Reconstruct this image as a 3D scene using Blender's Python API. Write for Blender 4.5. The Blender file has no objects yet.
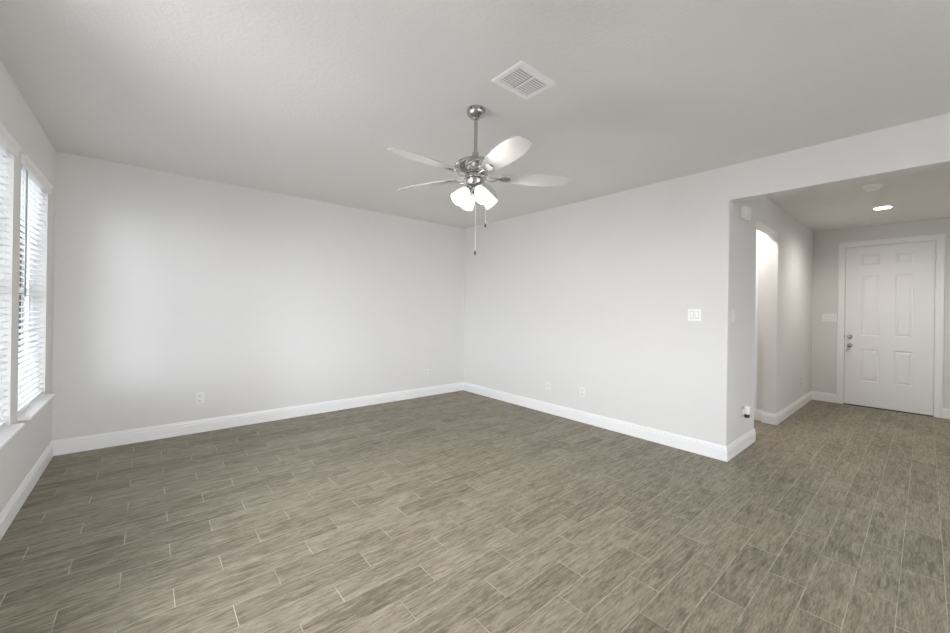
import bpy, bmesh, math, random
from mathutils import Vector, Matrix
random.seed(7)
C = bpy.context.scene.collection
PI = math.pi

# ------------------------------------------------------------------ measures
XL, YB, XR, H = -0.652, 5.11, 4.117, 2.756      # living room: window wall, back wall, right wall, ceiling
YH, HD, XD, HH = 1.197, 2.432, 8.212, 2.711     # hall wall, header, front-door wall, hall ceiling
XO1, XO2 = 5.005, 5.948                         # opening in hall wall
YR = -3.2                                       # wall behind the camera
YS = -0.9                                       # far side of the hall
WT = 0.12
SH = 6.03                                       # side hall far wall

# ------------------------------------------------------------------ camera
cam = bpy.data.cameras.new('camera'); co = bpy.data.objects.new('camera', cam); C.objects.link(co)
cam.sensor_width = 36; cam.lens = 383.956 / 950 * 36; cam.sensor_fit = 'HORIZONTAL'
cam.shift_y = -(316.5 - 309.376) / 950
cam.clip_start = 0.02
co.matrix_world = Matrix.Translation((0, 0, 1.38)) @ Matrix.Rotation(-0.70525, 4, 'Z') @ Matrix.Rotation(PI / 2, 4, 'X') @ Matrix.Rotation(0.01452, 4, 'Z')
bpy.context.scene.camera = co

# ------------------------------------------------------------------ world, light, exposure
SKY = 2.6
w = bpy.data.worlds.new('overcast_sky'); bpy.context.scene.world = w; w.use_nodes = True
nt = w.node_tree; bg = nt.nodes['Background']
tc = nt.nodes.new('ShaderNodeTexCoord'); sp = nt.nodes.new('ShaderNodeSeparateXYZ'); rp = nt.nodes.new('ShaderNodeValToRGB')
nt.links.new(tc.outputs['Generated'], sp.inputs[0]); nt.links.new(sp.outputs['Z'], rp.inputs[0])
rp.color_ramp.elements[0].position = 0.0; rp.color_ramp.elements[0].color = (0.895, 0.92, 0.98, 1)
rp.color_ramp.elements[1].position = 0.6; rp.color_ramp.elements[1].color = (0.895, 0.925, 1.01, 1)
nt.links.new(rp.outputs[0], bg.inputs['Color']); bg.inputs['Strength'].default_value = SKY
sc = bpy.context.scene
sc.view_settings.view_transform = 'Standard'; sc.view_settings.look = 'None'
sc.view_settings.gamma = 1.0; sc.view_settings.use_curve_mapping = False
sc.view_settings.exposure = 2.58
sc.cycles.max_bounces = 16; sc.cycles.diffuse_bounces = 10; sc.cycles.transparent_max_bounces = 16
sc.cycles.use_denoising = True
sc.cycles.sample_clamp_indirect = 8.0

def portal(name, loc, rot, sx, sy):
    l = bpy.data.lights.new(name, 'AREA'); l.shape = 'RECTANGLE'; l.size = sx; l.size_y = sy
    l.cycles.is_portal = True
    o = bpy.data.objects.new(name, l); C.objects.link(o); o.location = loc; o.rotation_euler = rot
    return o
def lamp(name, loc, power, radius, color=(1, 0.93, 0.85), kind='POINT', spot=None, rot=None):
    l = bpy.data.lights.new(name, kind); l.energy = power; l.color = color; l.shadow_soft_size = radius
    if spot: l.spot_size = spot; l.spot_blend = 1.0
    o = bpy.data.objects.new(name, l); C.objects.link(o); o.location = loc
    if rot: o.rotation_euler = rot
    return o

sl = bpy.data.lights.new('sun', 'SUN'); sl.energy = 4; sl.angle = 0.05; sl.color = (1, 0.99, 0.97)
so = bpy.data.objects.new('sun', sl); C.objects.link(so)
so.rotation_euler = Vector((-0.42, -0.30, -0.86)).to_track_quat('-Z', 'Y').to_euler()

WIN = [(2.83, 3.72), (3.90, 4.79)]; WZ = (0.595, 2.36)
FILL_WIN = (1.35, 2.65)  # added window out of view, left bare and sized for its daylight
FILL_GLAZING = (0.4, 2.9, 0.6, 2.25)                         # added unseen glazing behind the camera, sized for fill daylight
for a, b in WIN:
    portal('window_portal', (XL - 0.145, (a + b) / 2, sum(WZ) / 2), (0, -PI / 2, 0), WZ[1] - WZ[0], b - a)
portal('window_portal', (XL - 0.145, sum(FILL_WIN) / 2, sum(WZ) / 2), (0, -PI / 2, 0), WZ[1] - WZ[0], FILL_WIN[1] - FILL_WIN[0])
portal('fill_portal', ((FILL_GLAZING[0] + FILL_GLAZING[1]) / 2, YR - 0.11, (FILL_GLAZING[2] + FILL_GLAZING[3]) / 2), (PI / 2, 0, 0), FILL_GLAZING[1] - FILL_GLAZING[0], FILL_GLAZING[3] - FILL_GLAZING[2])

# ------------------------------------------------------------------ materials
def mat(name, col=(0.8, 0.8, 0.8), rough=0.5, metal=0.0, emit=None, es=1.0, bump=None, spec=0.5, aniso=0):
    m = bpy.data.materials.new(name); m.use_nodes = True; n = m.node_tree; b = n.nodes['Principled BSDF']
    b.inputs['Base Color'].default_value = (*col, 1); b.inputs['Roughness'].default_value = rough
    b.inputs['Metallic'].default_value = metal; b.inputs['Specular IOR Level'].default_value = spec
    if emit: b.inputs['Emission Color'].default_value = (*emit, 1); b.inputs['Emission Strength'].default_value = es
    # every surface gets a little procedural variation
    t = n.nodes.new('ShaderNodeTexCoord'); z = n.nodes.new('ShaderNodeTexNoise')
    sc_, st, amt = bump if bump else (60, 0.05, 0.0015)
    z.inputs['Scale'].default_value = sc_; z.inputs['Detail'].default_value = 4
    n.links.new(t.outputs['Object'], z.inputs['Vector'])
    bp = n.nodes.new('ShaderNodeBump'); bp.inputs['Strength'].default_value = st; bp.inputs['Distance'].default_value = amt
    n.links.new(z.outputs['Fac'], bp.inputs['Height']); n.links.new(bp.outputs[0], b.inputs['Normal'])
    return m
M = {}
M['wall'] = mat('wall_paint', (0.76, 0.752, 0.74), 0.75, bump=(90, 0.25, 0.002), spec=0.25)
M['ceiling'] = mat('ceiling_paint', (0.795, 0.785, 0.77), 0.9, bump=(55, 0.7, 0.004), spec=0.15)
M['trim'] = mat('trim_paint', (0.90, 0.90, 0.90), 0.35)
M['door'] = mat('door_paint', (0.87, 0.87, 0.865), 0.35)
M['plastic'] = mat('white_plastic', (0.91, 0.91, 0.90), 0.3)
M['outlet'] = mat('outlet_plastic', (0.81, 0.805, 0.795), 0.35)
M['gap'] = mat('switch_gap', (0.45, 0.45, 0.44), 0.5)
M['slot'] = mat('dark_slot', (0.12, 0.12, 0.12), 0.6)
M['dark'] = mat('dark_bronze', (0.03, 0.028, 0.025), 0.4)
M['black'] = mat('black_plastic', (0.012, 0.012, 0.012), 0.5)
M['nickel'] = mat('brushed_nickel', (0.50, 0.49, 0.47), 0.27, 1.0, bump=(200, 0.08, 0.0008))
M['chrome'] = mat('satin_chrome', (0.45, 0.45, 0.44), 0.22, 1.0)
M['blade'] = mat('blade_finish', (0.56, 0.55, 0.535), 0.4)
M['vinyl'] = mat('window_vinyl', (0.85, 0.85, 0.85), 0.4)
M['cord'] = mat('ladder_cord', (0.8, 0.8, 0.8), 0.8)
M['wand'] = mat('grey_wand', (0.30, 0.30, 0.29), 0.3)
M['chain'] = mat('chain_metal', (0.7, 0.7, 0.69), 0.35, 0.6)
M['shade'] = mat('frosted_glass', (0.9, 0.9, 0.88), 0.3, emit=(1, 0.985, 0.95), es=0.22)
M['lens'] = mat('lamp_lens', (0.9, 0.9, 0.88), 0.3, emit=(1, 0.98, 0.94), es=5)
M['ground'] = mat('ground_outside', (0.27, 0.267, 0.262), 0.9, bump=(3, 0.3, 0.03))

# slats: white with some light coming through
def slat_mat():
    m = bpy.data.materials.new('slat_white'); m.use_nodes = True; n = m.node_tree; b = n.nodes['Principled BSDF']
    b.inputs['Base Color'].default_value = (0.86, 0.86, 0.86, 1); b.inputs['Roughness'].default_value = 0.4
    t = n.nodes.new('ShaderNodeBsdfTranslucent'); t.inputs[0].default_value = (0.86, 0.86, 0.84, 1)
    nz = n.nodes.new('ShaderNodeTexNoise'); nz.inputs['Scale'].default_value = 30
    bp = n.nodes.new('ShaderNodeBump'); bp.inputs['Strength'].default_value = 0.03
    n.links.new(nz.outputs['Fac'], bp.inputs['Height']); n.links.new(bp.outputs[0], b.inputs['Normal'])
    mx = n.nodes.new('ShaderNodeMixShader'); mx.inputs[0].default_value = 0.2
    n.links.new(b.outputs[0], mx.inputs[1]); n.links.new(t.outputs[0], mx.inputs[2])
    n.links.new(mx.outputs[0], n.nodes['Material Output'].inputs[0]); return m
M['slat'] = slat_mat()
def glass_mat(name='window_glass', tint=(0.95, 0.96, 0.96)):
    m = bpy.data.materials.new(name); m.use_nodes = True; n = m.node_tree
    n.nodes.remove(n.nodes['Principled BSDF'])
    t = n.nodes.new('ShaderNodeBsdfTransparent'); t.inputs[0].default_value = (*tint, 1)
    g = n.nodes.new('ShaderNodeBsdfGlossy'); g.inputs['Roughness'].default_value = 0.02
    f = n.nodes.new('ShaderNodeFresnel'); f.inputs[0].default_value = 1.15
    mx = n.nodes.new('ShaderNodeMixShader')
    n.links.new(f.outputs[0], mx.inputs[0]); n.links.new(t.outputs[0], mx.inputs[1]); n.links.new(g.outputs[0], mx.inputs[2])
    n.links.new(mx.outputs[0], n.nodes['Material Output'].inputs[0]); return m
M['glass'] = glass_mat(); M['tinted'] = glass_mat('daylight_dimming_glass', (0.72, 0.73, 0.73))  # tint added to cut the daylight at the two blinded windows

# wood-look plank tile: 0.605 m planks in a one-third stair pattern
def floor_mat():
    m = bpy.data.materials.new('wood_look_tile'); m.use_nodes = True; n = m.node_tree; L = n.links
    b = n.nodes['Principled BSDF']
    def N(t): return n.nodes.new(t)
    def mth(op, a, b_=None, c=None):
        x = N('ShaderNodeMath'); x.operation = op
        for i, v in enumerate((a, b_, c)):
            if v is None: continue
            if isinstance(v, (int, float)): x.inputs[i].default_value = v
            else: L.new(v, x.inputs[i])
        return x.outputs[0]
    tc = N('ShaderNodeTexCoord'); s = N('ShaderNodeSeparateXYZ'); L.new(tc.outputs['Object'], s.inputs[0])
    X, Y = s.outputs['X'], s.outputs['Y']
    Wd, Ln = 0.1525, 0.608
    ry = mth('DIVIDE', mth('ADD', Y, 0.0765), Wd); row = mth('FLOOR', ry); fy = mth('SUBTRACT', ry, row)
    m3 = mth('FLOORED_MODULO', row, 3.0)
    rx = mth('DIVIDE', mth('SUBTRACT', mth('SUBTRACT', X, 0.109), mth('MULTIPLY', m3, 0.2045)), Ln)
    col = mth('FLOOR', rx); fx = mth('SUBTRACT', rx, col)
    dx = mth('MULTIPLY', mth('MINIMUM', fx, mth('SUBTRACT', 1.0, fx)), Ln)
    dy = mth('MULTIPLY', mth('MINIMUM', fy, mth('SUBTRACT', 1.0, fy)), Wd)
    def sstep(v, lo, hi):
        r = N('ShaderNodeMapRange'); r.interpolation_type = 'SMOOTHSTEP'
        r.inputs['From Min'].default_value = lo; r.inputs['From Max'].default_value = hi
        r.inputs['To Min'].default_value = 1; r.inputs['To Max'].default_value = 0
        L.new(v, r.inputs['Value']); return r.outputs[0]
    gx = sstep(dx, 0.0010, 0.0024); gy = sstep(dy, 0.0010, 0.0022)
    idv = N('ShaderNodeCombineXYZ'); L.new(row, idv.inputs[0]); L.new(col, idv.inputs[1])
    wn = N('ShaderNodeTexWhiteNoise'); wn.noise_dimensions = '3D'; L.new(idv.outputs[0], wn.inputs['Vector'])
    wc = N('ShaderNodeSeparateColor'); L.new(wn.outputs['Color'], wc.inputs[0])
    r1, r2, r3 = wc.outputs[0], wc.outputs[1], wc.outputs[2]
    def grain(sx, sy, detail, dist, rough=0.6):
        v = N('ShaderNodeCombineXYZ')
        L.new(mth('ADD', mth('MULTIPLY', X, sx), mth('MULTIPLY', r1, 37.0)), v.inputs[0])
        L.new(mth('ADD', mth('MULTIPLY', Y, sy), mth('MULTIPLY', r2, 61.0)), v.inputs[1])
        L.new(mth('MULTIPLY', r3, 29.0), v.inputs[2])
        z = N('ShaderNodeTexNoise'); z.inputs['Scale'].default_value = 1.0; z.inputs['Detail'].default_value = detail
        z.inputs['Roughness'].default_value = rough; z.inputs['Distortion'].default_value = dist
        L.new(v.outputs[0], z.inputs['Vector']); return z.outputs['Fac']
    g1 = grain(4.5, 34, 5, 1.2); g2 = grain(13, 105, 4, 0.8, 0.75); g3 = grain(5, 9, 3, 0.6)
    g4 = grain(40, 420, 2, 0.2)
    t = mth('ADD', mth('MULTIPLY', g1, 0.36), mth('MULTIPLY', g2, 0.42))
    t = mth('ADD', t, mth('MULTIPLY', g3, 0.14)); t = mth('ADD', t, mth('MULTIPLY', g4, 0.16))
    t = mth('ADD', t, mth('MULTIPLY', mth('SUBTRACT', r3, 0.5), 0.05))
    ramp = N('ShaderNodeValToRGB'); e = ramp.color_ramp.elements
    e[0].position = 0.40; e[0].color = (0.092, 0.076, 0.053, 1)
    e[1].position = 0.68; e[1].color = (0.37, 0.325, 0.25, 1)
    k = e.new(0.49); k.color = (0.170, 0.146, 0.106, 1)
    k = e.new(0.56); k.color = (0.250, 0.218, 0.163, 1)
    L.new(t, ramp.inputs[0])
    gz = N('ShaderNodeTexNoise'); gz.inputs['Scale'].default_value = 7; gz.inputs['Detail'].default_value = 2
    L.new(tc.outputs['Object'], gz.inputs['Vector'])
    gr = N('ShaderNodeMapRange'); gr.inputs['From Min'].default_value = 0.38; gr.inputs['From Max'].default_value = 0.60
    gr.inputs['To Min'].default_value = 0.35; gr.inputs['To Max'].default_value = 0.95; L.new(gz.outputs['Fac'], gr.inputs['Value']); gvar = gr.outputs[0]
    gm = mth('MAXIMUM', mth('MULTIPLY', gx, gvar), mth('MULTIPLY', gy, mth('MULTIPLY', gvar, 0.75)))
    mx = N('ShaderNodeMix'); mx.data_type = 'RGBA'; L.new(gm, mx.inputs[0]); L.new(ramp.outputs[0], mx.inputs[6])
    mx.inputs[7].default_value = (0.54, 0.495, 0.41, 1)
    L.new(mx.outputs[2], b.inputs['Base Color'])
    rr = N('ShaderNodeMapRange'); rr.inputs['To Min'].default_value = 0.62; rr.inputs['To Max'].default_value = 0.46
    L.new(t, rr.inputs['Value']); L.new(rr.outputs[0], b.inputs['Roughness'])
    b.inputs['Specular IOR Level'].default_value = 0.4
    bp = N('ShaderNodeBump'); bp.inputs['Strength'].default_value = 0.35; bp.inputs['Distance'].default_value = 0.0012
    L.new(mth('SUBTRACT', t, mth('MULTIPLY', mth('MAXIMUM', gx, gy), 0.6)), bp.inputs['Height']); L.new(bp.outputs[0], b.inputs['Normal'])
    return m
M['floor'] = floor_mat()

# ------------------------------------------------------------------ helpers
def box(bm, x0, x1, y0, y1, z0, z1, bev=0):
    vs = [bm.verts.new(p) for p in ((x0,y0,z0),(x1,y0,z0),(x1,y1,z0),(x0,y1,z0),(x0,y0,z1),(x1,y0,z1),(x1,y1,z1),(x0,y1,z1))]
    fs = [bm.faces.new([vs[i] for i in f]) for f in ((3,2,1,0),(4,5,6,7),(0,1,5,4),(1,2,6,5),(2,3,7,6),(3,0,4,7))]
    if bev:
        es = list({e for f in fs for e in f.edges})
        bmesh.ops.bevel(bm, geom=es, offset=bev, segments=2, affect='EDGES', profile=0.6)
    return bm
def prism(bm, pts, z0, z1):
    a = [bm.verts.new((x, y, z0)) for x, y in pts]; b = [bm.verts.new((x, y, z1)) for x, y in pts]
    bm.faces.new(a[::-1]); bm.faces.new(b)
    for i in range(len(pts)):
        j = (i + 1) % len(pts); bm.faces.new((a[i], a[j], b[j], b[i]))
def lathe(bm, prof, seg=32, mtx=None, rf=None, cap=True):
    """prof: list of (r, z); rf(r, z, theta, t) may change the radius"""
    rings = []
    for i, (r, z) in enumerate(prof):
        t = i / (len(prof) - 1); ring = []
        for k in range(seg):
            th = 2 * PI * k / seg; R = rf(r, z, th, t) if rf else r
            p = Vector((R * math.cos(th), R * math.sin(th), z)); ring.append(bm.verts.new(mtx @ p if mtx else p))
        rings.append(ring)
    for a, b in zip(rings, rings[1:]):
        for k in range(seg):
            j = (k + 1) % seg; bm.faces.new((a[k], a[j], b[j], b[k]))
    if cap:
        if prof[0][0] > 1e-5: bm.faces.new(rings[0][::-1])
        if prof[-1][0] > 1e-5: bm.faces.new(rings[-1])
def tube(bm, pts, r, seg=10):
    pts = [Vector(p) for p in pts]; rings = []
    for i, p in enumerate(pts):
        d = (pts[min(i + 1, len(pts) - 1)] - pts[max(i - 1, 0)]).normalized()
        u = d.orthogonal().normalized() if abs(d.z) > 0.9 else d.cross(Vector((0, 0, 1))).normalized()
        v = d.cross(u); rr = r[i] if isinstance(r, (list, tuple)) else r
        rings.append([bm.verts.new(p + rr * (math.cos(2*PI*k/seg) * u + math.sin(2*PI*k/seg) * v)) for k in range(seg)])
    for a, b in zip(rings, rings[1:]):
        for k in range(seg):
            j = (k + 1) % seg; bm.faces.new((a[k], a[j], b[j], b[k]))
    bm.faces.new(rings[0][::-1]); bm.faces.new(rings[-1])
def obj(name, bm, m, parent=None, smooth=False, label=None):
    bmesh.ops.recalc_face_normals(bm, faces=bm.faces)
    me = bpy.data.meshes.new(name); bm.to_mesh(me); bm.free(); me.materials.append(m)
    if smooth:
        for p in me.polygons: p.use_smooth = True
        me.set_sharp_from_angle(angle=math.radians(40))
    o = bpy.data.objects.new(name, me); C.objects.link(o)
    if parent: o.parent = parent
    if label: o['label'] = label
    return o
def NB(): return bmesh.new()
def struct(name, bm, m, parent=None):
    o = obj(name, bm, m, parent)
    if not parent: o['kind'] = 'structure'
    return o
def thing(name, label, cat, loc, rot=(0, 0, 0), group=None):
    o = bpy.data.objects.new(name, None); C.objects.link(o); o.location = loc; o.rotation_euler = rot
    o.empty_display_size = 0.1; o['label'] = label; o['category'] = cat
    if group: o['group'] = group
    return o

# ------------------------------------------------------------------ shell
b = NB(); box(b, XL - 0.15, XD + 0.15, YR - 0.15, YB + 0.12, -0.10, 0); struct('floor', b, M['floor'])
b = NB(); box(b, XL - 0.15, XR + WT, YR - 0.15, YB + 0.12, H, H + 0.12); struct('ceiling', b, M['ceiling'])
b = NB(); box(b, XR + WT, XD + 0.15, YS - 0.12, 2.8, HH, HH + 0.16); struct('ceiling', b, M['ceiling'])
# window wall
x0, x1 = XL - 0.15, XL; b = NB()
cuts = [FILL_WIN] + WIN; ys = [YR - 0.12] + [v for c in cuts for v in c] + [YB]
for i in range(0, len(ys), 2): box(b, x0, x1, ys[i], ys[i + 1], 0, H)
for a, c in cuts: box(b, x0, x1, a, c, 0, WZ[0]); box(b, x0, x1, a, c, WZ[1], H)
struct('wall_left', b, M['wall'])
b = NB(); box(b, XL - 0.15, XR + WT, YB, YB + 0.12, 0, H); struct('wall_back', b, M['wall'])
# right wall with a rounded drywall corner, and the header over the hall opening
b = NB(); r = 0.012
arc = [(XR + r - r * math.cos(t), YH + r - r * math.sin(t)) for t in [i * PI / 2 / 6 for i in range(7)]]
prism(b, [(XR, YB)] + arc + [(XR + WT, YH), (XR + WT, YB)], 0, H)
box(b, XR, XR + WT, YS - 0.12, YH + r, HD, H)
box(b, XR, XR + WT, YR - 0.12, YS, 0, H)
struct('wall_right', b, M['wall'])
# hall wall with the opening to the side hall
b = NB(); YH2 = YH + 0.13
box(b, XR + WT, XO1, YH, YH2, 0, H); box(b, XO2, XD, YH, YH2, 0, H); box(b, XO1, XO2, YH, YH2, 2.388, H)
struct('wall_hall', b, M['wall'])
b = NB(); box(b, SH, SH + 0.1, YH2, 2.8, 0, HH); box(b, XR + WT, SH + 0.1, 2.8, 2.9, 0, HH); struct('wall_side_hall', b, M['wall'])
DY0, DY1, DZ = -0.075, 0.811, 2.414
b = NB(); g = 0.022
box(b, XD, XD + 0.15, YS - 0.12, DY0 - g, 0, HH); box(b, XD, XD + 0.15, DY1 + g, YH2, 0, HH); box(b, XD, XD + 0.15, DY0 - g, DY1 + g, DZ + g, HH)
struct('wall_entry', b, M['wall'])
b = NB(); box(b, XR + WT, XD, YS - 0.12, YS, 0, HH); struct('wall_hall_side', b, M['wall'])
b = NB(); p = FILL_GLAZING
box(b, XL, p[0], YR - 0.12, YR, 0, H); box(b, p[1], XR, YR - 0.12, YR, 0, H); box(b, p[0], p[1], YR - 0.12, YR, p[3], H); box(b, p[0], p[1], YR - 0.12, YR, 0, p[2])
struct('wall_rear', b, M['wall'])

# ------------------------------------------------------------------ baseboards (mitred profile runs)
PROF = [(0, 0), (.015, 0), (.015, .096), (.011, .100), (.011, .108), (.013, .111), (.0125, .117), (.007, .122), (.006, .133), (.003, .138), (0, .138)]
def runs(path, names, start=None, end=None):
    n = len(path); V = [Vector(p) for p in path]
    dirs = [(V[i + 1] - V[i]).normalized() for i in range(n - 1)]
    L = [Vector((-d.y, d.x)) for d in dirs]
    off = []
    for i in range(n):
        if i == 0: off.append(L[0])
        elif i == n - 1: off.append(L[-1])
        else: off.append(L[i - 1] + L[i])
    for i, nm in enumerate(names):
        if not nm: continue
        b = NB()
        A = [b.verts.new((V[i].x + off[i].x * d, V[i].y + off[i].y * d, z)) for d, z in PROF]
        B = [b.verts.new((V[i+1].x + off[i+1].x * d, V[i+1].y + off[i+1].y * d, z)) for d, z in PROF]
        k = len(PROF)
        for j in range(k): b.faces.new((A[j], A[(j + 1) % k], B[(j + 1) % k], B[j]))
        b.faces.new(A[::-1]); b.faces.new(B)
        struct(nm, b, M['trim'])
runs([(XO1, YH2), (XO1, YH), (XR, YH), (XR, YB), (XL, YB), (XL, YR)],
     ['baseboard_opening', 'baseboard_hall', 'baseboard_right', 'baseboard_back', 'baseboard_left'])
runs([(XD, DY1 + 0.087), (XD, YH), (XO2, YH), (XO2, YH2), (SH, YH2), (SH, 1.42)],
     ['baseboard_entry', 'baseboard_hall', 'baseboard_opening', 'baseboard_opening', 'baseboard_opening'])
runs([(XD, YS), (XD, DY0 - 0.072)], ['baseboard_entry'])
runs([(XR, YR), (XR, YS)], ['baseboard_right'])
# door casing at the side hall
b = NB(); box(b, SH - 0.017, SH, 1.42, 1.50, 0, 2.12); box(b, SH - 0.017, SH, 1.50, 2.4, 2.04, 2.12); struct('trim_1', b, M['trim'])

# ------------------------------------------------------------------ windows
def window(i, y0, y1, blind=True):
    z0, z1 = WZ; xo, xi = XL - 0.15, XL - 0.09
    b = NB(); f = 0.045
    box(b, xo, xi, y0, y0 + f, z0, z1); box(b, xo, xi, y1 - f, y1, z0, z1)
    box(b, xo, xi, y0 + f, y1 - f, z0, z0 + f); box(b, xo, xi, y0 + f, y1 - f, z1 - f, z1)
    o = struct('window_%d' % i, b, M['vinyl'])
    zm = (z0 + z1) / 2
    b = NB(); box(b, xo + 0.02, xi - 0.01, y0 + f, y1 - f, zm - 0.02, zm + 0.02); struct('meeting_rail', b, M['vinyl'], o)
    for za, zb in ((z0 + f, zm - 0.02), (zm + 0.02, z1 - f)):
        b = NB(); box(b, xo + 0.035, xo + 0.040, y0 + f, y1 - f, za, zb); struct('pane', b, M['tinted' if i < 3 else 'glass'], o)
    b = NB(); box(b, XL - 0.10, XL + 0.062, y0 - 0.004, y1 + 0.014, z0, z0 + 0.018, 0.004)
    struct('window_sill', b, M['trim'], o)
for i, (a, c) in enumerate([FILL_WIN]): window(3, a, c)  # unseen window added to bring in more daylight
for i, (a, c) in enumerate(WIN): window(i + 1, a, c)
# added glazing behind the camera, out of view, to let fill daylight in
p = FILL_GLAZING; b = NB(); f = 0.07; y0, y1 = YR - 0.10, YR - 0.03
box(b, p[0], p[0] + f, y0, y1, p[2], p[3]); box(b, p[1] - f, p[1], y0, y1, p[2], p[3])
xm = (p[0] + p[1]) / 2
box(b, xm - 0.06, xm + 0.06, y0, y1, p[2] + f, p[3] - f)
box(b, p[0] + f, p[1] - f, y0, y1, p[2], p[2] + f); box(b, p[0] + f, p[1] - f, y0, y1, p[3] - f, p[3])
o = struct('window_4', b, M['vinyl'])
b = NB(); box(b, p[0] + f, xm - 0.06, y0 + 0.03, y0 + 0.035, p[2] + f, p[3] - f); struct('pane', b, M['glass'], o)
b = NB(); box(b, xm + 0.06, p[1] - f, y0 + 0.03, y0 + 0.035, p[2] + f, p[3] - f); struct('pane', b, M['glass'], o)
b = NB(); box(b, -40, XL - 0.16, -30, 40, -0.35, -0.25); box(b, XL - 0.16, 40, -30, YR - 0.17, -0.35, -0.25)
o = obj('ground', b, M['ground']); o['kind'] = 'structure'

# blinds
def blind(y0, y1, label, wand_y):
    t = thing('window_blind', label, 'blinds', (XL - 0.035, (y0 + y1) / 2, WZ[0] + 0.025), group='white blinds in the two windows')
    hw = (y1 - y0) / 2; zt = WZ[1] - WZ[0] - 0.025
    b = NB(); tilt = math.radians(7); n = 39; sp = 0.0425
    for k in range(n):
        z = 0.052 + k * sp
        if z > zt - 0.06: break
        pts = []
        for q in range(5):                                     # slightly crowned slat, 50 mm deep
            u = -0.025 + 0.0125 * q; c = 0.003 * (1 - (u / 0.025) ** 2)
            pts.append((u * math.cos(tilt) , z + c - u * math.sin(tilt)))
        A = [b.verts.new((x, -hw + 0.008, zz)) for x, zz in pts] ; A2 = [b.verts.new((x, -hw + 0.008, zz - 0.0026)) for x, zz in pts]
        B = [b.verts.new((x, hw - 0.008, zz)) for x, zz in pts]; B2 = [b.verts.new((x, hw - 0.008, zz - 0.0026)) for x, zz in pts]
        for q in range(4):
            b.faces.new((A[q], A[q+1], B[q+1], B[q])); b.faces.new((A2[q+1], A2[q], B2[q], B2[q+1]))
            b.faces.new((A[q+1], A[q], A2[q], A2[q+1])); b.faces.new((B[q], B[q+1], B2[q+1], B2[q]))
        b.faces.new((A[0], B[0], B2[0], A2[0])); b.faces.new((B[4], A[4], A2[4], B2[4]))
    obj('slats', b, M['slat'], t)
    b = NB(); box(b, -0.026, 0.026, -hw + 0.008, hw - 0.008, 0.004, 0.026, 0.004); obj('bottom_rail', b, M['vinyl'], t)
    b = NB(); box(b, -0.028, 0.028, -hw + 0.004, hw - 0.004, zt - 0.05, zt - 0.002); obj('headrail', b, M['vinyl'], t)
    b = NB()                                                   # crown shaped valance
    prof = [(0.036, zt - 0.062), (0.050, zt - 0.062), (0.054, zt - 0.050), (0.054, zt - 0.018), (0.062, zt - 0.008), (0.064, zt + 0.004), (0.036, zt + 0.004)]
    A = [b.verts.new((x, -hw - 0.004, z)) for x, z in prof]; B = [b.verts.new((x, hw + 0.010, z)) for x, z in prof]
    for q in range(len(prof)): b.faces.new((A[q], A[(q+1) % 7], B[(q+1) % 7], B[q]))
    b.faces.new(A[::-1]); b.faces.new(B); obj('valance', b, M['vinyl'], t)
    for yy in (-hw + 0.12, 0, hw - 0.12):
        b = NB()
        for xx in (-0.0265, 0.0265): box(b, xx - 0.0006, xx + 0.0006, yy - 0.0025, yy + 0.0025, 0.026, zt - 0.05)
        obj('ladder_cord', b, M['cord'], t)
    b = NB(); wy = wand_y - (y0 + y1) / 2; tube(b, [(0.036, wy, zt - 0.06), (0.036, wy, 0.80)], 0.0055, 8); obj('tilt_wand', b, M['wand'], t, True)
    return t
blind(*WIN[0], 'white horizontal blinds in the window cut off by the left edge of the photo', 2.99)
blind(*WIN[1], 'white horizontal blinds with grey tilt wand in the window nearest the back corner', 4.05)

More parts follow.
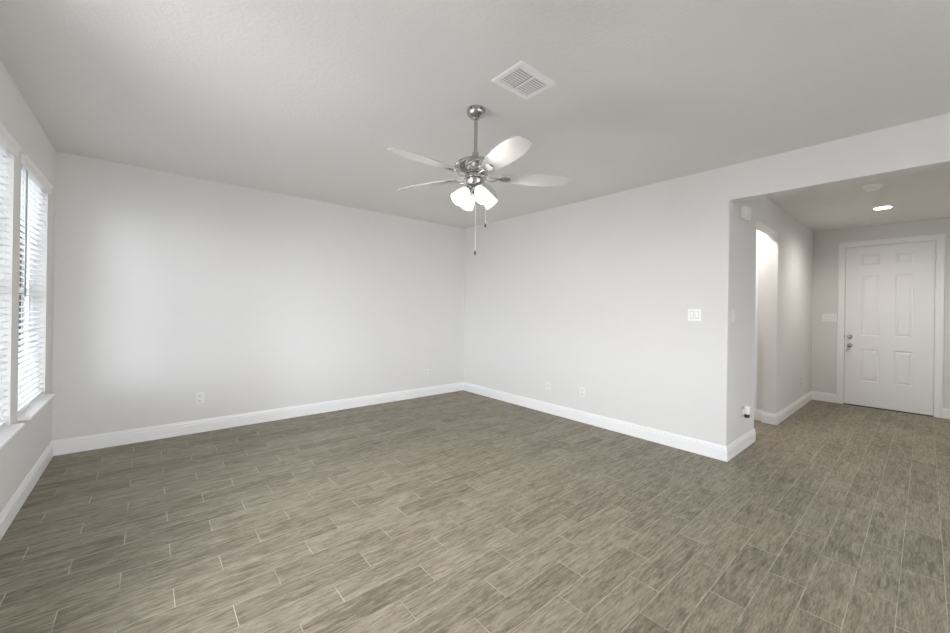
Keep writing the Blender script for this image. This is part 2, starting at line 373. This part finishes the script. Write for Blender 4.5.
# ------------------------------------------------------------------ front door
def front_door():
    y0, y1, z0, z1 = DY0, DY1, 0.014, DZ; xf = XD + 0.004
    # grid of the face with six recessed raised-field panels
    cols = [(0.112, 0.292), (0.446, 0.634)]
    rows = [(0.380, 0.868), (1.070, 1.968), (2.135, 2.290)]
    b = NB()
    ysr = [y0, cols[0][0], cols[0][1], cols[1][0], cols[1][1], y1]
    zsr = [z0, rows[0][0], rows[0][1], rows[1][0], rows[1][1], rows[2][0], rows[2][1], z1]
    def ring(ya, yb, za, zb, x): return [(x, ya, za), (x, yb, za), (x, yb, zb), (x, ya, zb)]
    for i in range(5):
        for j in range(7):
            ya, yb, za, zb = ysr[i], ysr[i+1], zsr[j], zsr[j+1]
            if i in (1, 3) and j in (1, 3, 5):
                lv = [(0, xf), (0.008, xf + 0.009), (0.022, xf + 0.010), (0.040, xf + 0.003)]
                rs = [[b.verts.new(v) for v in ring(ya + d, yb - d, za + d, zb - d, x)] for d, x in lv]
                for A, B in zip(rs, rs[1:]):
                    for k in range(4): b.faces.new((A[k], A[(k+1) % 4], B[(k+1) % 4], B[k]))
                b.faces.new(rs[-1])
            else: b.faces.new([b.verts.new(v) for v in ring(ya, yb, za, zb, xf)])
    bmesh.ops.remove_doubles(b, verts=b.verts, dist=1e-5)
    # edges and back
    c = [b.verts.new(v) for v in ring(y0, y1, z0, z1, xf + 0.0002)] + [b.verts.new(v) for v in ring(y0, y1, z0, z1, xf + 0.044)]
    for k in range(4): b.faces.new((c[k], c[(k+1) % 4], c[4 + (k+1) % 4], c[4 + k]))
    b.faces.new(c[4:])
    d = struct('door_1', b, M['door'])
    # jamb with stop, casing
    b = NB(); g = 0.022; q = 0.004
    box(b, XD, XD + 0.149, y1 + q, y1 + g, 0, z1 + g); box(b, XD, XD + 0.149, y0 - g, y0 - q, 0, z1 + g); box(b, XD, XD + 0.149, y0 - q, y1 + q, z1 + q, z1 + g)
    box(b, XD + 0.0485, XD + 0.149, y1 - 0.012, y1 + q, 0.01, z1 + q); box(b, XD + 0.0485, XD + 0.149, y0 - q, y0 + 0.012, 0.01, z1 + q); box(b, XD + 0.0485, XD + 0.149, y0 + 0.012, y1 - 0.012, z1 - 0.012, z1 + q)
    struct('door_frame', b, M['trim'], d)
    b = NB(); cw = 0.072; a0, a1, top = y0 - 0.012, y1 + 0.012, z1 + 0.012
    # casing: inner thin band and outer thick band
    for (ya, yb, za, zb) in ((a1, a1 + cw, 0, top + cw), (a0 - cw, a0, 0, top + cw), (a0, a1, top, top + cw)):
        box(b, XD - 0.011, XD, ya, yb, za, zb)
    o1 = a1 + cw; o0 = a0 - cw; ot = top + cw
    for (ya, yb, za, zb) in ((o1 - 0.026, o1, 0, ot), (o0, o0 + 0.026, 0, ot), (o0 + 0.026, o1 - 0.026, ot - 0.026, ot)):
        box(b, XD - 0.018, XD - 0.010, ya, yb, za, zb, 0.002)
    struct('door_casing', b, M['trim'], d)
    b = NB(); box(b, XD - 0.012, XD + 0.14, y0 - q, y1 + q, 0.0, 0.013); struct('threshold', b, M['dark'], d)
    R = Matrix.Rotation(-PI / 2, 4, 'Y')
    def on(z, y): return Matrix.Translation((xf, y, z)) @ R
    b = NB(); lathe(b, [(0.030, 0), (0.030, 0.006), (0.024, 0.012), (0.018, 0.016), (0.018, 0.020), (0.001, 0.021)], 24, on(1.045, 0.757)); k = struct('deadbolt', b, M['chrome'], d)
    b = NB(); box(b, xf - 0.034, xf - 0.018, 0.752, 0.762, 1.030, 1.060, 0.002); struct('thumb_turn', b, M['chrome'], k)
    b = NB(); lathe(b, [(0.032, 0), (0.032, 0.005), (0.026, 0.010), (0.012, 0.014), (0.011, 0.030), (0.024, 0.038), (0.029, 0.050), (0.026, 0.062), (0.015, 0.069), (0.001, 0.070)], 24, on(0.915, 0.757)); struct('door_knob', b, M['chrome'], d)
    for z in (1.045, 0.915):
        b = NB(); box(b, xf - 0.002, xf + 0.03, y1 - 0.001, y1 + 0.0035, z - 0.028, z + 0.028); struct('latch_plate', b, M['dark'], d)
    for z in (0.24, 0.87, 1.53, 2.20):
        b = NB(); tube(b, [(xf - 0.006, y0 - 0.003, z - 0.05), (xf - 0.006, y0 - 0.003, z + 0.05)], 0.0065, 10)
        struct('hinge', b, M['trim'], d)
front_door()

# ------------------------------------------------------------------ ceiling fan
FX, FY = 1.704, 2.021
fan = thing('ceiling_fan', 'brushed nickel ceiling fan with five pale blades and four lit glass shades', 'ceiling fan', (FX, FY, H))
def Z(z): return z - H + 0.010
b = NB(); lathe(b, [(0.062, 0), (0.064, -0.005), (0.063, -0.022), (0.057, -0.038), (0.044, -0.052), (0.028, -0.062), (0.022, -0.072), (0.001, -0.073)], 36); cn = obj('canopy', b, M['nickel'], fan, True)
for a in (200, 260):
    b = NB(); aa = math.radians(a); mt = Matrix.Translation((0.0635 * math.cos(aa), 0.0635 * math.sin(aa), -0.018)) @ Matrix.Rotation(aa, 4, 'Z') @ Matrix.Rotation(PI/2, 4, 'Y')
    lathe(b, [(0.006, 0), (0.006, 0.003), (0.001, 0.004)], 10, mt); obj('screw', b, M['dark'], cn)
b = NB(); tube(b, [(0, 0, -0.08), (0, 0, Z(2.415))], 0.0125, 16); obj('downrod', b, M['nickel'], fan, True)
b = NB(); lathe(b, [(0.013, Z(2.452)), (0.022, Z(2.448)), (0.024, Z(2.425)), (0.036, Z(2.412)), (0.036, Z(2.405))], 24); obj('collar', b, M['nickel'], fan, True)
prof = []
for i in range(25):
    t = i / 24; zz = 2.413 - 0.113 * t
    r = 0.040 + 0.096 * math.sin(min(1, t / 0.58) * PI / 2) ** 0.9 if t < 0.58 else 0.136 - 0.056 * ((t - 0.58) / 0.42) ** 2.2
    prof.append((r, Z(zz)))
def swirl(r, z, th, t):
    k = math.sin(PI * min(1, max(0, t))) ** 0.7
    s = math.cos(9 * (th + 1.5 * t))
    return r * (1 + 0.06 * k * s)
b = NB(); lathe(b, prof, 144, rf=swirl); obj('motor_housing', b, M['nickel'], fan, True)
b = NB(); lathe(b, [(0.081, Z(2.302)), (0.076, Z(2.297)), (0.060, Z(2.294)), (0.060, Z(2.284))], 36); obj('vent_ring', b, M['nickel'], fan, True)
b = NB(); lathe(b, [(0.060, Z(2.288)), (0.070, Z(2.286)), (0.072, Z(2.274)), (0.066, Z(2.268)), (0.056, Z(2.264))], 36); obj('flywheel', b, M['nickel'], fan, True)
b = NB(); lathe(b, [(0.056, Z(2.266)), (0.064, Z(2.260)), (0.063, Z(2.235)), (0.056, Z(2.222)), (0.040, Z(2.212)), (0.026, Z(2.206)), (0.024, Z(2.198))], 36); obj('switch_housing', b, M['nickel'], fan, True)
b = NB(); lathe(b, [(0.024, Z(2.200)), (0.040, Z(2.196)), (0.042, Z(2.180)), (0.032, Z(2.168)), (0.014, Z(2.160)), (0.010, Z(2.148)), (0.001, Z(2.144))], 30); fit_ = obj('light_fitter', b, M['nickel'], fan, True)
# blades
HWID = [(.175, .034), (.19, .044), (.23, .056), (.29, .067), (.36, .075), (.44, .079), (.51, .077), (.57, .070), (.615, .060), (.645, .048), (.657, .038)]
def blade_bm():
    b = NB(); th = 0.006
    top, bot = [], []
    for x, h in HWID:
        for L_, dz in ((top, th / 2), (bot, -th / 2)): L_.append([b.verts.new((x, y, dz)) for y in (h, h * 0.5, 0, -h * 0.5, -h)])
    for i in range(len(HWID) - 1):
        for k in range(4):
            b.faces.new((top[i][k], top[i+1][k], top[i+1][k+1], top[i][k+1])); b.faces.new((bot[i][k+1], bot[i+1][k+1], bot[i+1][k], bot[i][k]))
        for k in (0, 4): b.faces.new((top[i][k], bot[i][k], bot[i+1][k], top[i+1][k]))
    for i in (0, -1):
        for k in range(4): b.faces.new((top[i][k], top[i][k+1], bot[i][k+1], bot[i][k]))
    return b
def iron_bm(pitch):
    b = NB(); P = Matrix.Rotation(pitch, 4, 'X')
    # curved arm: two bars bowing out and meeting at the paddle, as a loop bracket
    for s in (1, -1):
        pts = []
        for i in range(9):
            t = i / 8; x = 0.060 + 0.105 * t; y = s * (0.010 + 0.022 * math.sin(PI * t)); z = -0.004 - 0.016 * math.sin(PI * t) + 0.0 * t
            pts.append((x, y, z))
        tube(b, pts, 0.0048, 8)
    # paddle under the blade root
    out = [(0.158, 0.012), (0.175, 0.024), (0.20, 0.032), (0.225, 0.030), (0.245, 0.018), (0.252, 0.0)]
    ring = out + [(x, -y) for x, y in out[-2::-1]]
    top = [b.verts.new(P @ Vector((x, y, -0.0035))) for x, y in ring]; bot = [b.verts.new(P @ Vector((0.205 + (x - 0.205) * 0.9, y * 0.85, -0.011))) for x, y in ring]
    b.faces.new(top); b.faces.new(bot[::-1])
    for i in range(len(ring)): j = (i + 1) % len(ring); b.faces.new((top[i], bot[i], bot[j], top[j]))
    return b
PITCH = math.radians(-12)
proto = None
for a in (110, 182, 254, 326, 38):
    rz = math.radians(a)
    if proto is None:
        bl = obj('blade', blade_bm(), M['blade'], fan); ir = obj('blade_iron', iron_bm(PITCH), M['nickel'], bl, True); proto = (bl, ir)
        ir.matrix_parent_inverse = Matrix.Identity(4); ir.rotation_euler = (0, 0, 0)
    else:
        bl = proto[0].copy(); ir = proto[1].copy(); C.objects.link(bl); C.objects.link(ir); bl.parent = fan; ir.parent = bl
    bl.location = (0, 0, Z(2.284)); bl.rotation_euler = (PITCH, 0, rz)
    ir.rotation_euler = (-PITCH, 0, 0)
# light kit
for a in (345, 75, 165, 255):
    aa = math.radians(a); tl = math.radians(45)
    ax = Vector((math.sin(tl) * math.cos(aa), math.sin(tl) * math.sin(aa), -math.cos(tl)))
    p0 = Vector((0.050 * math.cos(aa), 0.050 * math.sin(aa), Z(2.192)))
    mt = Matrix.Translation(p0) @ ax.to_track_quat('Z', 'X').to_matrix().to_4x4()
    b = NB(); tube(b, [(0.03 * math.cos(aa), 0.03 * math.sin(aa), Z(2.188)), tuple(p0)], 0.009, 10)
    lathe(b, [(0.010, -0.012), (0.024, -0.004), (0.027, 0.006), (0.027, 0.016), (0.022, 0.018)], 24, mt); obj('lamp_holder', b, M['nickel'], fan, True)
    b = NB()
    pr = [(0.024, 0.010), (0.027, 0.014), (0.034, 0.030), (0.042, 0.060), (0.046, 0.088), (0.048, 0.112), (0.049, 0.122), (0.046, 0.121), (0.045, 0.111), (0.043, 0.088), (0.039, 0.060), (0.031, 0.031), (0.023, 0.016)]
    lathe(b, pr, 32, mt, cap=False); obj('lamp_shade', b, M['shade'], fan, True)
    b = NB(); lathe(b, [(0.012, 0.018), (0.013, 0.034), (0.022, 0.055), (0.026, 0.072), (0.020, 0.090), (0.001, 0.098)], 20, mt); obj('bulb', b, M['lens'], fan, True)
    lp = mt @ Vector((0, 0, 0.098)); lamp('fan_lamp', (FX + lp.x, FY + lp.y, H + lp.z), 3.0, 0.035, (1, 0.95, 0.88))
# pull chains
for (x, y, z1, r) in ((0.0055, -0.0043, 1.755, 0.0011), (0.0575, -0.0497, 1.945, 0.0011)):
    b = NB(); tube(b, [(x, y, Z(2.17) if r and z1 < 1.9 else Z(2.215)), (x, y, Z(z1 + 0.018))], r, 6); ch = obj('pull_chain', b, M['chain'], fan)
    b = NB(); lathe(b, [(0.002, Z(z1 + 0.020)), (0.006, Z(z1 + 0.014)), (0.0075, Z(z1 + 0.002)), (0.006, Z(z1 - 0.008)), (0.001, Z(z1 - 0.011))], 12, Matrix.Translation((x, y, 0))); obj('fob', b, M['black'], ch, True, 'dark pull chain fob')

# ------------------------------------------------------------------ ceiling register
vent = thing('ceiling_vent', 'white square air supply vent set in the ceiling beside the fan', 'vent', (1.708, 1.580, H))
b = NB(); X2, Y2 = 0.158, 0.125; ix, iy = 0.127, 0.085
def frame_ring(b, lv):
    rs = [[b.verts.new((sx * x, sy * y, z)) for sx, sy in ((-1,-1),(1,-1),(1,1),(-1,1))] for x, y, z in lv]
    for A, B in zip(rs, rs[1:]):
        for k in range(4): b.faces.new((A[k], A[(k+1) % 4], B[(k+1) % 4], B[k]))
frame_ring(b, [(X2, Y2, 0), (X2, Y2, -0.004), (X2 - 0.006, Y2 - 0.006, -0.009), (ix, iy, -0.011), (ix, iy, -0.0005)])
obj('frame', b, M['plastic'], vent)
b = NB(); box(b, 0.0, 0.008, -iy, iy, -0.011, -0.002); obj('divider', b, M['plastic'], vent)
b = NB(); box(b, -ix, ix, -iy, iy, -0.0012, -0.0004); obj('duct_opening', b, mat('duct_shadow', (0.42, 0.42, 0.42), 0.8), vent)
for s in (-1, 1):
    b = NB()
    for k in range(9):
        y = -iy + 0.012 + k * 0.0185
        xa, xb = (-ix + 0.004, -0.009) if s < 0 else (0.008, ix)
        vs = [b.verts.new(v) for v in ((xa + 0.005, y - 0.0088, -0.0085), (xb - 0.002, y - 0.0088, -0.0085), (xb - 0.002, y + 0.0078, -0.0050), (xa + 0.005, y + 0.0078, -0.0050))]
        ws = [b.verts.new(v.co + Vector((0, 0, 0.0012))) for v in vs]
        b.faces.new(vs); b.faces.new(ws[::-1])
        for q in range(4): b.faces.new((vs[q], ws[q], ws[(q+1) % 4], vs[(q+1) % 4]))
    obj('louvre_bank', b, M['plastic'], vent)

# ------------------------------------------------------------------ hall ceiling fittings
dl = thing('recessed_light', 'lit round recessed downlight in the hall ceiling before the door', 'light', (6.90, 0.36, HH))
b = NB(); lathe(b, [(0.105, 0), (0.104, -0.005), (0.092, -0.008), (0.076, -0.005), (0.074, -0.001)], 40, cap=False); obj('trim_ring', b, M['plastic'], dl, True)
b = NB(); lathe(b, [(0.076, -0.002), (0.074, -0.006), (0.05, -0.012), (0.001, -0.014)], 40); obj('lens', b, M['lens'], dl, True)
lamp('downlight_lamp', (6.90, 0.36, HH - 0.06), 10.5, 0.07, (1, 0.96, 0.9), 'SPOT', math.radians(165))
sd = thing('smoke_detector', 'white round smoke detector on the hall ceiling near the header', 'smoke detector', (5.67, 0.366, HH))
b = NB(); lathe(b, [(0.078, 0), (0.078, -0.010), (0.070, -0.014)], 36); obj('base', b, M['plastic'], sd, True)
b = NB(); lathe(b, [(0.055, -0.012), (0.060, -0.020), (0.056, -0.036), (0.040, -0.044), (0.001, -0.046)], 36); obj('cover', b, M['plastic'], sd, True)
lamp('side_hall_lamp', (5.45, 1.56, HH - 0.03), 5, 0.05, (1, 0.96, 0.92))

# ------------------------------------------------------------------ electrical plates (built facing -Y, z up)
def plate_bm(w_, h_): b = NB(); box(b, -w_/2, w_/2, -0.006, 0, -h_/2, h_/2, 0.002); return b
def outlet(label, loc, rz, group=None, w_=0.074, h_=0.118):
    t = thing('wall_outlet', label, 'outlet', loc, (0, 0, rz))
    obj('cover_plate', plate_bm(w_, h_), M['outlet'], t)
    for s in (1, -1):
        b = NB(); box(b, -0.016, 0.016, -0.0075, -0.005, s * 0.027 - 0.014, s * 0.027 + 0.014, 0.0015); k = obj('socket', b, M['outlet'], t)
        b = NB()
        for xx in (-0.006, 0.006): box(b, xx - 0.0013, xx + 0.0013, -0.0085, -0.0072, s * 0.027 - 0.003, s * 0.027 + 0.007)
        box(b, -0.003, 0.003, -0.0085, -0.0072, s * 0.027 - 0.010, s * 0.027 - 0.005)
        obj('slots', b, M['slot'], k)
    return t
def switch(label, loc, rz, n):
    w_ = 0.074 + (n - 1) * 0.046
    t = thing('light_switch', label, 'light switch', loc, (0, 0, rz))
    obj('cover_plate', plate_bm(w_, 0.118), M['plastic'], t)
    for i in range(n):
        x = (i - (n - 1) / 2) * 0.046; b = NB(); box(b, x - 0.0165, x + 0.0165, -0.0064, -0.005, -0.034, 0.034); obj('rocker_frame', b, M['gap'], t)
        b = NB(); vs = [b.verts.new(v) for v in ((x-.014,-.0074,-.031),(x+.014,-.0074,-.031),(x+.014,-.0115,.031),(x-.014,-.0115,.031),(x-.014,-.006,-.031),(x+.014,-.006,-.031),(x+.014,-.006,.031),(x-.014,-.006,.031))]
        for f in ((0,1,2,3),(7,6,5,4),(0,4,5,1),(1,5,6,2),(2,6,7,3),(3,7,4,0)): b.faces.new([vs[q] for q in f])
        obj('rocker', b, M['plastic'], t)
    return t
RW = -PI / 2       # plates on walls facing -X
outlet('white wall outlet low on the back wall toward the window side', (0.438, YB, 0.374), 0)
outlet('small white wall outlet low on the back wall close to the corner under the fan', (3.353, YB, 0.364), 0)
outlet('white outlet low on the bright right wall, beside the small cable plate', (XR, 2.755, 0.372), RW)
# cable plate
t = thing('cable_jack', 'small white cable plate low on the bright right wall, nearer the corner than the outlet', 'cable plate', (XR, 3.295, 0.365), (0, 0, RW))
obj('cover_plate', plate_bm(0.072, 0.116), M['outlet'], t)
b = NB(); tube(b, [(0, -0.006, 0), (0, -0.015, 0)], 0.0048, 10); obj('connector', b, M['chrome'], t)
switch('white double light switch at chest height on the bright right wall', (XR, 1.484, 1.356), RW, 2)
switch('white light switch seen edge-on on the hall wall just inside the opening corner', (4.255, YH, 1.357), 0, 1)
switch('white three-gang light switch on the entry wall beside the front door', (XD, 0.990, 1.328), RW, 3)
outlet('white outlet low on the hall wall between the side opening and the entry corner', (7.45, YH, 0.375), 0)
outlet('white outlet low on the hall wall holding the plugged-in air freshener', (4.575, YH, 0.372), 0)
# doorbell chime
t = thing('doorbell_chime', 'white boxy doorbell chime high on the hall wall beside the opening', 'door chime', (4.540, YH, 2.38))
b = NB(); box(b, -0.083, 0.083, -0.046, 0, -0.060, 0.060, 0.004); obj('cover', b, M['plastic'], t)
b = NB(); box(b, -0.070, 0.070, -0.0475, -0.045, -0.052, 0.052, 0.001); obj('front_panel', b, M['plastic'], t)
# air freshener
t = thing('air_freshener', 'white plug-in air freshener with a dark bottom in the hall wall outlet', 'air freshener', (4.572, YH - 0.0085, 0.408))
b = NB(); box(b, -0.026, 0.026, -0.022, 0.0, -0.045, 0.012, 0.006); obj('plug_body', b, M['plastic'], t)
b = NB(); lathe(b, [(0.024, 0.045), (0.027, 0.040), (0.028, 0.0), (0.026, -0.030), (0.022, -0.034)], 24, Matrix.Translation((-0.006, -0.038, 0))); obj('housing', b, M['plastic'], t, True)
b = NB(); lathe(b, [(0.021, -0.030), (0.024, -0.040), (0.024, -0.062), (0.016, -0.070)], 24, Matrix.Translation((-0.006, -0.038, 0))); obj('refill_bottle', b, M['dark'], t, True, 'dark refill bottle')
